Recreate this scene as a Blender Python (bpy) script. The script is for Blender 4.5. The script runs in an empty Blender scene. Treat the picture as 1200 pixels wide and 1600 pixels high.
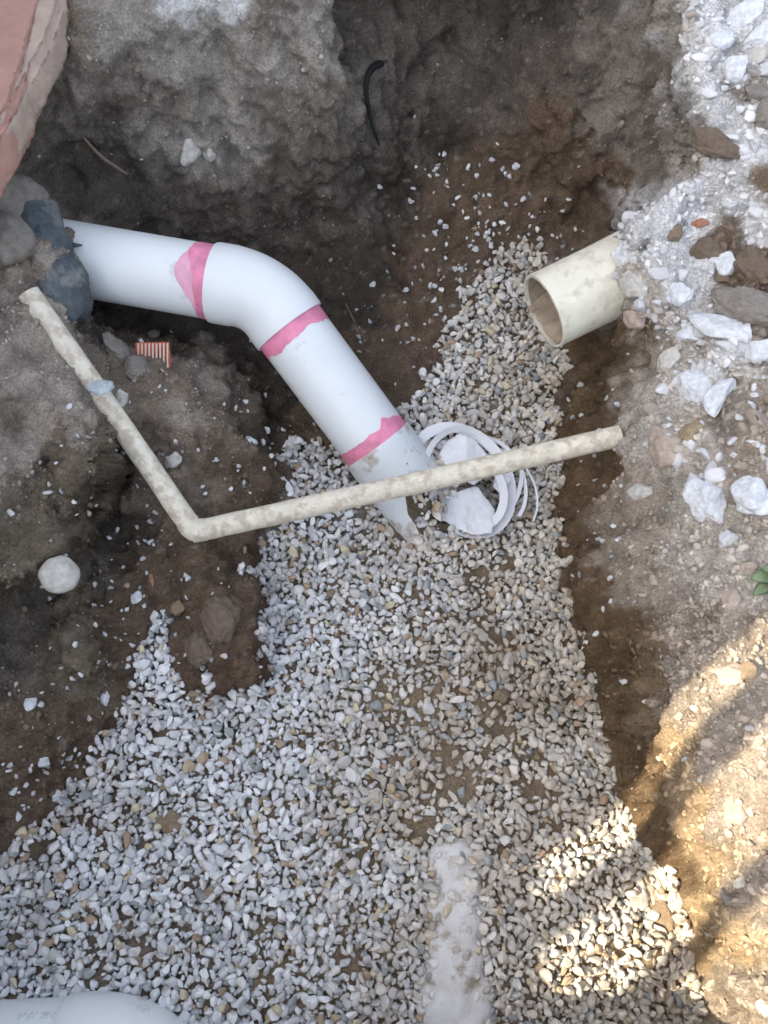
import bpy, bmesh, math, random
import numpy as np
from mathutils import Vector, Matrix, noise as mnoise
random.seed(7); rng = np.random.default_rng(7)
S = bpy.context.scene; COL = S.collection
# ------------------------------------------------------------------ camera, sky, sun, exposure
TILT = math.radians(25); DIST = 1.75; FPX = 1300.0
CAM = np.array([0, -DIST*math.sin(TILT), DIST*math.cos(TILT)])
cd = bpy.data.cameras.new('camera'); cam = bpy.data.objects.new('camera', cd); COL.objects.link(cam)
cam.location = CAM; cam.rotation_euler = (TILT, 0, 0)
cd.sensor_fit = 'HORIZONTAL'; cd.sensor_width = 36; cd.lens = 36*FPX/1200; cd.clip_start = .02; cd.clip_end = 500
S.camera = cam
w = bpy.data.worlds.new('World'); S.world = w; w.use_nodes = True
nt = w.node_tree; bg = nt.nodes['Background']
sky = nt.nodes.new('ShaderNodeTexSky'); sky.sky_type = 'NISHITA'; sky.sun_disc = False
sky.sun_elevation = math.radians(40); sky.sun_rotation = math.radians(253.5)
sky.air_density = 1.0; sky.dust_density = 3.0; sky.ozone_density = 1.0
hs = nt.nodes.new('ShaderNodeHueSaturation'); hs.inputs['Saturation'].default_value = .5
nt.links.new(sky.outputs[0], hs.inputs['Color']); nt.links.new(hs.outputs[0], bg.inputs[0]); bg.inputs[1].default_value = .15
ld = bpy.data.lights.new('sun', 'SUN'); ld.energy = 3.0; ld.angle = math.radians(.28); ld.color = (1, .85, .62)
sun = bpy.data.objects.new('sun', ld); COL.objects.link(sun)
LDIR = Vector((-.73449853, -.21756838, .64278761))
sun.rotation_euler = LDIR.to_track_quat('Z', 'Y').to_euler(); sun.location = (-3, -1, 5)
S.view_settings.view_transform = 'Standard'; S.view_settings.look = 'None'
S.view_settings.exposure = 1.68; S.view_settings.gamma = 1
S.cycles.filter_width = 1.6

# ------------------------------------------------------------------ helpers
def rays(px, py):
    a = (np.asarray(px, float)-600)/FPX; b = (800-np.asarray(py, float))/FPX
    return a, math.sin(TILT)+b*math.cos(TILT), -math.cos(TILT)+b*math.sin(TILT)
def at(px, py, z):                                   # picture point + true height -> point in the place
    dx, dy, dz = rays(px, py); t = (z-CAM[2])/dz
    return Vector((float(CAM[0]+dx*t), float(CAM[1]+dy*t), float(z)))
def tag(o, label=None, cat=None, group=None, kind=None):
    if label: o['label'] = label
    if cat: o['category'] = cat
    if group: o['group'] = group
    if kind: o['kind'] = kind
    return o
def empty(name, loc, label, cat, group=None):
    o = bpy.data.objects.new(name, None); COL.objects.link(o); o.location = loc; o.empty_display_size = .05
    return tag(o, label, cat, group)
def link(name, me, mat, parent=None, smooth=True):
    o = bpy.data.objects.new(name, me); COL.objects.link(o)
    if mat: me.materials.append(mat)
    if smooth: me.polygons.foreach_set('use_smooth', np.ones(len(me.polygons), bool))
    if parent:
        o.parent = parent; o.matrix_parent_inverse = Matrix.Translation(-parent.location)
    return o
def mesh_np(name, V, F):                             # V (n,3), F (m,k) numpy
    me = bpy.data.meshes.new(name); k = F.shape[1]
    me.vertices.add(len(V)); me.vertices.foreach_set('co', np.ascontiguousarray(V, np.float32).ravel())
    me.loops.add(F.size); me.loops.foreach_set('vertex_index', np.ascontiguousarray(F, np.int32).ravel())
    me.polygons.add(len(F)); me.polygons.foreach_set('loop_start', np.arange(0, F.size, k, dtype=np.int32))
    me.polygons.foreach_set('loop_total', np.full(len(F), k, np.int32))
    me.update(calc_edges=True); me.validate(); return me
def vcol(me, C, name='tint'):
    at_ = me.color_attributes.new(name, 'FLOAT_COLOR', 'POINT')
    at_.data.foreach_set('color', np.concatenate([C, np.ones((len(C), 1))], 1).astype(np.float32).ravel())
# numpy noise
def _h(ix, iy, iz, s):
    n = (ix*374761393 + iy*668265263 + iz*2147483647 + s*974634777) & 0xffffffff
    n = ((n ^ (n >> 13))*1274126177) & 0xffffffff
    n = ((n ^ (n >> 15))*2246822519) & 0xffffffff
    return ((n ^ (n >> 16)) & 0xffff)/32767.5-1
def vnoise(P, sc, s=0):
    Q = P/np.asarray(sc); I = np.floor(Q).astype(np.int64); f = Q-I; f = f*f*f*(f*(f*6-15)+10)
    r = 0
    for dx in (0, 1):
        wx = f[:, 0] if dx else 1-f[:, 0]
        for dy in (0, 1):
            wy = f[:, 1] if dy else 1-f[:, 1]
            for dz in (0, 1):
                wz = f[:, 2] if dz else 1-f[:, 2]
                r = r+wx*wy*wz*_h(I[:, 0]+dx, I[:, 1]+dy, I[:, 2]+dz, s)
    return r
def fbm(P, sc, octv=4, s=0, gain=.5):
    r = 0; a = 1; sc = np.asarray(sc, float)
    for i in range(octv):
        r = r+a*vnoise(P, sc, s+i); a *= gain; sc = sc/2.03
    return r
def worley(P, sc, s=0):
    Q = P/sc; I = np.floor(Q).astype(np.int64); best = np.full(len(Q), 9.); sec = np.full(len(Q), 9.)
    for a in (-1, 0, 1):
        for b in (-1, 0, 1):
            for e in (-1, 0, 1):
                J = I+np.array([a, b, e]); h = [(_h(J[:, 0], J[:, 1], J[:, 2], s+k)*.5+.5) for k in range(3)]
                d = ((Q-J-np.stack(h, -1))**2).sum(-1); m = d < best
                sec = np.where(m, best, np.minimum(sec, d)); best = np.where(m, d, best)
    return np.sqrt(best), np.sqrt(sec)
def inpoly(px, py, poly):
    r = np.zeros(np.shape(px), bool); n = len(poly)
    for i in range(n):
        x0, y0 = poly[i]; x1, y1 = poly[(i+1) % n]
        if y0 == y1: continue
        c = ((y0 > py) != (y1 > py)) & (px < (x1-x0)*(py-y0)/(y1-y0)+x0); r ^= c
    return r

# ------------------------------------------------------------------ materials
def mat(name, base=None, rough=.9, attr=None, var=.18, vscale=30, bump=.4, bscale=120, dirt=None, dirt_amt=.5, dirt_scale=14, spec=.3, fine=None, bdist=.004):
    m = bpy.data.materials.new(name); m.use_nodes = True; n = m.node_tree.nodes; l = m.node_tree.links
    b = n['Principled BSDF']; b.inputs['Roughness'].default_value = rough
    b.inputs['Specular IOR Level'].default_value = spec
    tc = n.new('ShaderNodeTexCoord')
    def tex(sc, det=6, ro=.6):
        t = n.new('ShaderNodeTexNoise'); t.inputs['Scale'].default_value = sc; t.inputs['Detail'].default_value = det
        t.inputs['Roughness'].default_value = ro; l.new(tc.outputs['Object'], t.inputs['Vector']); return t
    if attr:
        a = n.new('ShaderNodeAttribute'); a.attribute_name = attr; c = a.outputs['Color']
    else:
        a = n.new('ShaderNodeRGB'); a.outputs[0].default_value = (*base, 1); c = a.outputs[0]
    t = tex(vscale)
    mr = n.new('ShaderNodeMapRange'); mr.inputs[1].default_value = .25; mr.inputs[2].default_value = .75
    mr.inputs[3].default_value = 1-var; mr.inputs[4].default_value = 1+var; l.new(t.outputs[0], mr.inputs[0])
    mx = n.new('ShaderNodeMix'); mx.data_type = 'RGBA'; mx.blend_type = 'MULTIPLY'; mx.inputs[0].default_value = 1
    l.new(c, mx.inputs[6]); l.new(mr.outputs[0], mx.inputs[7]); c = mx.outputs[2]
    if fine:                                          # fine grit: multiply by second, sharper noise
        t2 = tex(fine[0], 3, .7)
        m2 = n.new('ShaderNodeMapRange'); m2.inputs[1].default_value = .35; m2.inputs[2].default_value = .65
        m2.inputs[3].default_value = 1-fine[1]; m2.inputs[4].default_value = 1+fine[1]; l.new(t2.outputs[0], m2.inputs[0])
        x2 = n.new('ShaderNodeMix'); x2.data_type = 'RGBA'; x2.blend_type = 'MULTIPLY'; x2.inputs[0].default_value = 1
        l.new(c, x2.inputs[6]); l.new(m2.outputs[0], x2.inputs[7]); c = x2.outputs[2]
    if dirt:
        t3 = tex(dirt_scale, 8, .65)
        m3 = n.new('ShaderNodeMapRange'); m3.inputs[1].default_value = 1-dirt_amt-.06; m3.inputs[2].default_value = 1-dirt_amt+.06
        l.new(t3.outputs[0], m3.inputs[0])
        x3 = n.new('ShaderNodeMix'); x3.data_type = 'RGBA'; l.new(m3.outputs[0], x3.inputs[0])
        l.new(c, x3.inputs[6]); x3.inputs[7].default_value = (*dirt, 1); c = x3.outputs[2]
        m4 = n.new('ShaderNodeMapRange'); m4.inputs[3].default_value = rough; m4.inputs[4].default_value = .95
        l.new(m3.outputs[0], m4.inputs[0]); l.new(m4.outputs[0], b.inputs['Roughness'])
    l.new(c, b.inputs['Base Color'])
    if bump:
        tb = tex(bscale, 8, .7); bp = n.new('ShaderNodeBump'); bp.inputs['Strength'].default_value = bump
        bp.inputs['Distance'].default_value = bdist; l.new(tb.outputs[0], bp.inputs['Height']); l.new(bp.outputs[0], b.inputs['Normal'])
    return m
M_soil = mat('soil', attr='tint', var=.30, vscale=26, bump=1.0, bscale=130, fine=(210, .30), spec=.15, bdist=.009)
M_stone = mat('crushed_stone', attr='tint', var=.12, vscale=60, bump=.35, bscale=220, spec=.25, rough=.8)
M_pvc = mat('white_pvc', (.74, .775, .79), rough=.38, var=.03, vscale=8, bump=0, dirt=(.42, .40, .36), dirt_amt=.30, dirt_scale=9, spec=.45)
M_pvc2 = mat('white_pvc_muddy', (.68, .73, .76), rough=.45, var=.05, vscale=8, bump=.15, dirt=(.36, .28, .20), dirt_amt=.42, dirt_scale=16, spec=.4)
M_primer = mat('pink_primer', (.74, .25, .38), rough=.5, var=.30, vscale=34, bump=0, spec=.4)
M_smear = mat('pink_primer_smear', (.78, .40, .52), rough=.5, var=.25, vscale=22, bump=0, spec=.4)
M_cream = mat('cream_pvc_old', (.74, .69, .57), rough=.65, var=.16, vscale=50, bump=.7, bscale=120, dirt=(.55, .48, .38), dirt_amt=.46, dirt_scale=48, spec=.3)
M_cream2 = mat('cream_pvc', (.74, .71, .59), rough=.55, var=.1, vscale=30, bump=.4, bscale=80, dirt=(.60, .56, .47), dirt_amt=.43, dirt_scale=34, spec=.3)
M_inner = mat('muddy_pipe_lining', (.36, .29, .22), rough=.9, var=.35, vscale=30, bump=.8, bscale=80)
M_film = mat('thin_white_plastic', (.74, .75, .78), rough=.4, var=.04, vscale=20, bump=.1, bscale=60, spec=.4)
M_rockg = mat('dark_grey_rock', (.085, .10, .11), rough=.85, var=.4, vscale=14, bump=.8, bscale=60, fine=(90, .2), dirt=(.27, .25, .23), dirt_amt=.38, dirt_scale=11)
M_brickr = mat('red_brick', (.40, .23, .19), rough=.85, var=.2, vscale=14, bump=.6, bscale=60, dirt=(.34, .25, .19), dirt_amt=.36, dirt_scale=16)
M_mortar = mat('mortar', (.42, .325, .27), rough=.95, var=.2, vscale=18, bump=.8, bscale=70)
M_cleft = mat('cleft_black', (.012, .013, .014), rough=.8, var=.3, bump=.5)
M_rootb = mat('pale_root', (.20, .16, .12), rough=.9, var=.3, bump=.5)
M_leaf = mat('leaf', (.32, .42, .24), rough=.55, var=.2, vscale=40, bump=.3)
M_wood = mat('sun_block_board', (.28, .22, .16), rough=.85, var=.25, vscale=8, bump=.5)
M_render = mat('sun_block_render', (.42, .38, .33), rough=.95, var=.15, vscale=4, bump=.4)
M_red = mat('red_stripe', (.42, .10, .06), rough=.7, var=.2, bump=.2)
M_whitep = mat('pale_stripe', (.62, .52, .44), rough=.7, var=.15, bump=.2)
M_chalk = mat('dusty_white_pipe', (.66, .65, .64), rough=.9, var=.14, vscale=30, bump=.9, bscale=70, dirt=(.36, .30, .24), dirt_amt=.40, dirt_scale=26)

# ------------------------------------------------------------------ the ground: heights from break lines surveyed off the photo
Z = []
def line(*pts, step=32):
    for i in range(len(pts)-1):
        (x0, y0, z0), (x1, y1, z1) = pts[i], pts[i+1]
        n = max(1, int(math.hypot(x1-x0, y1-y0)/step))
        for k in range(n): f = k/n; Z.append((x0+(x1-x0)*f, y0+(y1-y0)*f, z0+(z1-z0)*f))
    Z.append(pts[-1])
def pt(*pts): Z.extend(pts)
# gravel floor edge, right
line((800,395,.065),(868,470,.04),(888,560,.03),(868,640,.02),(872,700,.012),(880,800,0),(882,900,0),(902,1000,0),(940,1130,0),(985,1250,0),(1035,1345,0),(1078,1430,0),(1092,1500,0),(1108,1600,0),(1130,1780,0))
# mid wall, right
line((950,560,.14),(925,640,.11),(905,700,.075),(906,800,.08),(910,900,.085),(942,1000,.10),(985,1130,.15),(1015,1230,.135),(1050,1330,.09),(1090,1430,.06),(1104,1500,.055),(1120,1600,.05), step=40)
# lip, right
line((1015,545,.325),(985,620,.285),(972,650,.26),(974,685,.255),(966,715,.23),(958,760,.19),(946,820,.15),(950,900,.18),(998,1000,.265),(1036,1130,.31),(1040,1220,.25),(1058,1310,.17),(1090,1400,.13),(1112,1500,.125),(1132,1600,.12),(1150,1780,.12))
line((1100,700,.37),(1060,900,.32),(1100,1000,.37),(1110,1130,.37),(1120,1250,.31),(1150,1400,.25),(1180,1600,.25),(1200,1780,.25), step=60)
line((1210,500,.44),(1210,700,.43),(1205,900,.41),(1205,1100,.42),(1205,1250,.38),(1215,1400,.33),(1230,1600,.33),(1260,1780,.35), step=80)
line((1450,-150,.66),(1450,500,.5),(1450,1100,.48),(1450,1500,.45),(1450,1800,.45), step=120)
line((1750,-350,.6),(1750,500,.5),(1750,1100,.5),(1750,2100,.5), step=160)
# bright shoulder and the lip above the cream pipe
line((1056,-10,.60),(1072,90,.58),(1084,180,.54),(1078,262,.49),(1030,300,.45),(985,338,.41),(962,362,.38), step=26)
line((1120,-10,.61),(1130,180,.56),(1130,280,.50),(1060,350,.43),(1000,390,.40),(990,440,.385),(1000,500,.36), step=40)
line((1205,-10,.62),(1205,180,.57),(1205,320,.50),(1110,450,.41),(1100,560,.39),(1060,640,.355), step=60)
pt((972,430,.355),(975,500,.33))
# right wall behind the lip
line((1030,0,.54),(1048,100,.49),(1052,190,.42),(1040,262,.36),(990,318,.26),(955,345,.20),(935,372,.14), step=28)
line((960,0,.50),(965,120,.40),(960,200,.32),(930,270,.235),(880,320,.155),(850,362,.10), step=40)
pt((870,420,.085),(900,470,.10),(930,520,.17),(905,560,.09),(970,560,.2))
# recess of the far wall
line((560,0,.50),(640,0,.455),(760,0,.455),(880,0,.47), step=50)
line((590,120,.36),(660,120,.325),(760,110,.335),(880,110,.385), step=50)
line((600,220,.25),(680,220,.225),(780,215,.235),(880,210,.29), step=50)
line((618,320,.14),(690,310,.145),(770,300,.15),(850,290,.175), step=50)
line((600,420,.065),(680,400,.08),(760,380,.085), step=40)
pt((560,500,.05),(640,520,.045),(700,470,.055),(620,600,.03),(520,440,.07),(560,390,.085),(660,590,.025))
# left part of far wall (bulge)
line((150,0,.59),(300,0,.585),(420,0,.58),(520,0,.56), step=60)
line((100,120,.50),(200,110,.48),(330,100,.475),(450,100,.475),(530,110,.46), step=60)
line((60,230,.405),(200,220,.355),(330,210,.345),(450,210,.345),(545,220,.32), step=60)
line((110,310,.27),(220,320,.215),(330,320,.20),(450,310,.215),(550,320,.19), step=60)
line((180,420,.11),(300,430,.08),(430,400,.075),(520,400,.075), step=60)
line((-350,-350,.55),(0,-350,.56),(600,-350,.62),(1200,-350,.62),(1600,-350,.6), step=160)
line((-100,-120,.62),(100,-100,.63),(300,-80,.63),(500,-80,.63),(700,-90,.62),(900,-90,.63),(1100,-90,.62), step=100)
# hollow under the big pipe, mound in front of it
line((150,478,.17),(200,500,.11),(280,515,.07),(360,530,.045),(420,580,.035),(440,640,.025), step=40)
line((160,530,.235),(200,545,.215),(260,560,.20),(300,590,.175),(350,620,.14),(400,680,.10),(412,740,.07), step=32)
line((180,600,.22),(240,640,.19),(300,680,.165),(350,730,.13),(370,790,.09), step=40)
line((330,1075,.05),(390,1066,.05),(402,1020,.055),(403,960,.06),(386,900,.06), step=24)
line((455,650,.018),(446,700,.012),(455,780,.008),(400,850,.01),(390,880,.01),(415,960,.01),(410,1080,.01),(300,1095,.02),(190,1110,.03),(110,1240,.03),(0,1345,.03),(-150,1440,.04))
line((300,845,.125),(260,800,.13),(225,745,.14),(205,710,.15), step=30)
pt((350,850,.075),(330,900,.095),(300,950,.085),(350,1000,.10),(300,1020,.08),(345,955,.11),(388,950,.09),(392,1010,.085),(390,1050,.07),(340,1050,.08),(270,1000,.05),(390,800,.06),(240,870,.105),(200,930,.095),(200,1010,.075),(150,1080,.07),(90,1170,.08),(0,1240,.10),(0,1150,.14),(60,1080,.13),(384,920,.06),(60,1260,.055))
# left bank
pt((95,990,.185),(118,1020,.175),(138,1060,.15),(70,1000,.15),(160,1010,.105),(172,1050,.09))
pt((200,780,.12),(170,900,.11),(120,950,.12))
line((150,615,.285),(170,660,.29),(176,710,.285),(158,780,.27),(142,835,.25),(92,868,.24),(40,912,.235),(-20,945,.24), step=20)
line((188,700,.155),(176,775,.13),(158,850,.12),(110,885,.13),(60,928,.135),(0,962,.15), step=20)
line((52,480,.368),(85,535,.335),(118,580,.30), step=26)
line((85,470,.335),(120,530,.295),(150,575,.26), step=26)
line((0,300,.42),(50,320,.40),(100,350,.375),(120,420,.355),(90,455,.34),(20,440,.40), step=30)
pt((0,480,.385),(0,600,.39),(0,700,.36),(60,620,.34),(80,720,.30),(60,800,.275),(0,860,.27),(100,800,.255),(20,560,.375),(45,300,.40),(0,240,.43))
line((-200,200,.5),(-200,600,.45),(-200,900,.36),(-200,1200,.22),(-200,1400,.1),(-200,1600,.05), step=90)
line((-500,-200,.55),(-500,500,.5),(-500,1000,.5),(-500,1500,.5),(-500,2100,.5), step=160)
line((-330,1450,.2),(-330,1600,.18),(-300,1780,.1), step=100)
# gravel floor
for x, y, z in ((600,700,.02),(700,600,.03),(780,520,.04),(800,620,.025),(780,720,.01),(560,800,.005),(700,800,.0),(642,742,.118),(658,775,.135),(672,750,.095),(655,715,.08),(672,795,.125),(676,825,.085),(692,785,.10),(700,810,.06),(692,750,.075),(725,800,.02),(725,750,.02),(634,722,.13),(648,750,.14),(640,850,.0),(625,850,-.005),(600,820,-.005),(575,770,.0),(590,800,.0),(610,860,.0),(560,730,.01),(520,900,0),(700,900,0),(820,900,0),(500,1000,0),(650,1000,0),(800,1000,0),
    (500,1120,0),(700,1120,0),(850,1120,0),(300,1200,.01),(500,1250,0),(700,1250,0),(900,1250,0),(150,1350,.01),(350,1380,0),(550,1380,0),(750,1380,0),(950,1380,0),(100,1500,0),(300,1530,0),(500,1530,0),(700,1530,0),(900,1530,0),(1030,1500,0),
    (0,1650,.01),(300,1700,0),(600,1700,0),(900,1700,0)): pt((x, y, z))
line((-300,1860,.25),(300,1860,.2),(900,1860,.2),(1200,1860,.3), step=120)
line((-300,1940,.5),(300,1940,.5),(900,1940,.5),(1300,1940,.5), step=120)
line((-400,2100,.5),(600,2100,.5),(1700,2100,.5), step=160)
Z = np.array(Z, float)
_, iu = np.unique(np.round(Z[:, :2]/3), axis=0, return_index=True); Z = Z[np.sort(iu)]
def phi(a, b):
    d = np.sqrt(((a[:, None, :]-b[None, :, :])**2).sum(-1)); return d
def rbf_fit(P, v, lam=4.0):
    n = len(P); A = np.zeros((n+3, n+3)); A[:n, :n] = -phi(P, P)-lam*np.eye(n)*1
    A[:n, n] = 1; A[:n, n+1:] = P/1000; A[n, :n] = 1; A[n+1:, :n] = (P/1000).T
    return np.linalg.solve(A, np.concatenate([v, np.zeros(3)]))
wz = rbf_fit(Z[:, :2], Z[:, 2])
def rbf_eval(Q):
    out = np.empty(len(Q))
    for i in range(0, len(Q), 20000):
        q = Q[i:i+20000]; out[i:i+20000] = -phi(q, Z[:, :2])@wz[:-3]+wz[-3]+(q/1000)@wz[-2:]
    return out
X0, X1, Y0, Y1, ST = -500, 1740, -350, 2098, 4
CX = np.arange(X0, X1+1, 16); CY = np.arange(Y0, Y1+1, 16)
gx, gy = np.meshgrid(CX, CY); zc = rbf_eval(np.stack([gx.ravel(), gy.ravel()], 1)).reshape(gx.shape)
def bil(G, px, py, x0=X0, y0=Y0, st=16):
    fx = (np.asarray(px, float)-x0)/st; fy = (np.asarray(py, float)-y0)/st
    ix = np.clip(fx.astype(int), 0, G.shape[1]-2); iy = np.clip(fy.astype(int), 0, G.shape[0]-2)
    a = np.clip(fx-ix, 0, 1); b = np.clip(fy-iy, 0, 1)
    if G.ndim == 3: a = a[..., None]; b = b[..., None]
    return (G[iy, ix]*(1-a)+G[iy, ix+1]*a)*(1-b)+(G[iy+1, ix]*(1-a)+G[iy+1, ix+1]*a)*b
FX = np.arange(X0, X1-15, ST); FY = np.arange(Y0, Y1-15, ST)
hx, hy = np.meshgrid(FX, FY)
wx = hx+0.0; wy = hy+0.0
zz = bil(zc, hx, hy)
dx, dy, dz = rays(hx, hy); t = (zz-CAM[2])/dz
G = np.stack([CAM[0]+dx*t, CAM[1]+dy*t, zz], -1)
def normals(G):
    du = np.gradient(G, axis=1); dv = -np.gradient(G, axis=0)
    n = np.cross(du, dv); return n/np.linalg.norm(n, axis=-1, keepdims=True).clip(1e-9)
N0 = normals(G)
for _ in range(3):                                   # smooth the normals used for displacement
    N0[1:-1, 1:-1] = (N0[1:-1, 1:-1]+N0[:-2, 1:-1]+N0[2:, 1:-1]+N0[1:-1, :-2]+N0[1:-1, 2:])/5
N0 /= np.linalg.norm(N0, axis=-1, keepdims=True)
# gravel bed mask (picture outline of the bed, used only to know where the real bed lies)
BED = [(820,372),(862,395),(842,420),(850,520),(888,550),(870,640),(870,700),(880,800),(880,900),(902,1000),(942,1130),(985,1250),(1035,1345),(1080,1430),(1092,1500),(1108,1600),(1130,1790),
       (-300,1790),(-150,1430),(0,1335),(70,1270),(115,1235),(180,1130),(215,1050),(245,950),(262,960),(270,1040),(330,1090),(395,1085),(415,1060),(412,960),(385,880),(430,845),(462,790),(450,700),(520,690),(560,720),(600,650),(665,600),(700,540),(712,470),(770,400)]
bedm = inpoly(hx, hy, BED).astype(float)
bb = bedm.copy()
for _ in range(5):
    bb[1:-1, 1:-1] = (bb[1:-1, 1:-1]+bb[:-2, 1:-1]+bb[2:, 1:-1]+bb[1:-1, :-2]+bb[1:-1, 2:])/5
P = G.reshape(-1, 3); rough = (1-bb.ravel()*.85)
stepness = 1-N0[..., 2].ravel()
n1 = fbm(P, (.16, .16, .16), 3, 1); n2 = fbm(P, (.045, .045, .06), 3, 11); n3 = fbm(P, (.013, .013, .013), 2, 21)
gouge = fbm(P@np.array([[.92, .39, 0], [-.39, .92, 0], [.25, 0, 1]]).T, (.035, .035, .22), 3, 31)
ridg = 1-np.abs(fbm(P, (.07, .07, .07), 3, 41))*1.6
D = rough*(.016*n1+.008*n2+.0032*n3+.021*stepness*gouge+.007*ridg)-.004
W1, W1b = worley(P+.010*np.stack([n2, n3, n1], -1), .052, 3); W2, W2b = worley(P+.004*np.stack([n3, n2, n1], -1), .019, 9)
clod = np.clip(fbm(P, (.13,)*3, 2, 77)*1.2+.45, 0, 1)
D += rough*clod*(.013*(np.clip((W1b-W1)*1.8, 0, 1)-.5)+.006*(.5-W2)); D += rough*.0035*np.clip((W2b-W2)*2, 0, 1)
D += .004*bb.ravel()*n1
CARVE = [([(545,0),(550,90),(553,180),(570,240)],9,.022),([(585,255),(612,300),(624,360),(622,430)],12,.03),([(700,62),(660,84),(636,140),(628,230),(640,300)],9,.022),([(790,25),(768,60),(745,112),(700,62)],8,.018),([(486,320),(480,400)],6,.012),
 ([(902,185),(925,215),(932,260)],4,.012),([(790,238),(812,236)],3,.010),([(818,288),(838,276),(846,268)],3,.010),([(240,60),(262,110),(268,130)],7,.012),([(300,30),(330,100)],7,.012),([(430,40),(470,130)],9,.012),([(200,90),(230,150)],5,.01),
 ([(352,925),(356,950),(350,985)],4,.014),([(150,790),(152,850),(140,900)],6,.015),([(1040,1000),(1034,1060),(1045,1120)],3,.006),([(1130,490),(1190,560)],5,.012),([(1050,470),(1090,540),(1150,600)],4,.010),([(120,905),(80,935),(78,960)],5,.014),
 ([(165,640),(176,700),(160,770)],4,.012),([(905,560),(935,590),(930,640)],5,.01),([(940,90),(900,150),(905,230)],7,.014),([(860,60),(840,140),(870,200)],6,.01)]
hw = np.stack([hx.ravel()+5*n3*2, hy.ravel()+5*n2*2], 1)
for pl_, wd_, dp_ in CARVE:
    dm = np.full(len(P), 1e9)
    for (ax_, ay_), (bx_, by_) in zip(pl_[:-1], pl_[1:]):
        vx2, vy2 = bx_-ax_, by_-ay_; t_ = np.clip(((hw[:, 0]-ax_)*vx2+(hw[:, 1]-ay_)*vy2)/(vx2*vx2+vy2*vy2), 0, 1)
        dm = np.minimum(dm, (hw[:, 0]-ax_-t_*vx2)**2+(hw[:, 1]-ay_-t_*vy2)**2)
    D -= dp_*np.exp(-dm/(wd_*wd_))
ed = np.minimum(np.minimum(hx-X0, FX[-1]-hx), np.minimum(hy-Y0, FY[-1]-hy)).ravel(); fade = np.clip(ed/260, 0, 1)
G = (P+N0.reshape(-1, 3)*(D*fade)[:, None]).reshape(G.shape)
NRM = normals(G)
# soil colour: chalk, dust and damp clay, with some light and shade painted in, spread with wandering borders
K = dict(dk=(.128,.108,.090), wet_shade=(.070,.057,.046), brn=(.135,.098,.069), red=(.150,.104,.074), tan=(.20,.145,.09), clay=(.165,.135,.10), dust=(.36,.305,.25),
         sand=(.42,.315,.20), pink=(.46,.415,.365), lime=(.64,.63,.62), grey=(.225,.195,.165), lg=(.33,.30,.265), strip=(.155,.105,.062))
CP = []
def c(k, *pts):
    for p in pts: CP.append((*p, *K[k]))
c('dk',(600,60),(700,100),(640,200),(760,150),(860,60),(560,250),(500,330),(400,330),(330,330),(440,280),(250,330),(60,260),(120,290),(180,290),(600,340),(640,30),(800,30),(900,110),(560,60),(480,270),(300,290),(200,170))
c('wet_shade',(200,500),(300,530),(400,560),(440,650),(240,500),(600,400),(500,420),(620,300),(160,490),(350,520),(560,480),(700,200),(150,780),(180,830))  # damp soil with painted shade under the pipe, left lip and wall folds
c('brn',(700,300),(760,280),(820,250),(640,480),(560,560),(620,560),(700,420),(800,330),(880,330),(900,260),(650,620),(480,640),(520,640),(350,720),(400,760),(340,860),(200,1000),(170,960),(100,1170),(50,1180),(300,870),(360,880),(20,1130),(700,360),(240,900),(150,1150))
c('red',(660,540),(690,500),(740,340),(840,320),(390,960),(380,1030),(330,1040),(640,420),(120,1210),(930,290),(860,180),(300,1080))
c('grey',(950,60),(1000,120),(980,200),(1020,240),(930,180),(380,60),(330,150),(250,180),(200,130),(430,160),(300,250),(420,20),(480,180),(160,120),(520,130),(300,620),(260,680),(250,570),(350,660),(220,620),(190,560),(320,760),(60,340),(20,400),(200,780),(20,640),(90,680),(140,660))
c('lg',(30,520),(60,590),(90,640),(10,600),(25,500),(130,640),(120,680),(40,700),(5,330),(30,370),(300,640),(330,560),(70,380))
c('lg',(490,60),(505,110),(480,30),(370,40),(350,90),(300,235),(325,240),(220,30),(365,75),(190,15),(250,50),(20,540),(30,640),(60,660),(20,690),(1060,230),(1040,40))  # left-bank streaks: pale soil, also painted as highlights where relief was weak
c('lime',(300,-5),(350,0),(330,12),(280,0),(1110,40),(1160,30),(1200,80),(1110,130),(1130,200),(1180,250),(1130,300),(1200,320),(1060,320),(1010,350),(1080,350),(1050,400),(1010,400),(1090,320),(1040,440),(1100,410),(1160,330),(1080,440),(1200,180),(1090,80),(1400,200),(1180,370),(1120,540),(1090,600))
c('pink',(1060,520),(1020,600),(1100,650),(1060,700),(1100,740),(1150,600),(1030,540),(1000,680),(1100,900),(1060,860),(1150,930),(1090,800),(1000,500),(1040,760),(1180,860),(1080,250),(1005,450))
c('dust',(1000,820),(1010,900),(1060,960),(1100,1000),(1160,980),(1080,1060),(1150,1120),(1120,1180),(960,860),(1190,1200),(980,760),(1140,1260),(1190,1400),(1130,1550),(1190,1560),(1300,1300),(1200,1040),(1050,1090),(1000,940),(1200,640),(1180,700))
c('sand',(1060,1160),(1050,1220),(1060,1290),(1100,1300),(1080,1360),(1110,1430),(1120,1500),(1150,1480),(1100,1240))
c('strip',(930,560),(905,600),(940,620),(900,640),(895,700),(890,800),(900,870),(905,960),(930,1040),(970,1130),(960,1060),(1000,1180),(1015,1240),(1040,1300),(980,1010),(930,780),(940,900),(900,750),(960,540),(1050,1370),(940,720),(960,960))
c('brn',(1140,420),(1180,410),(1190,470),(1120,380),(900,590),(885,620))
c('grey',(1170,520),(1180,640),(1150,660),(1190,130),(1110,230),(1090,235))  # mid right bank: grey painted over soil that is only shadowed
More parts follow.
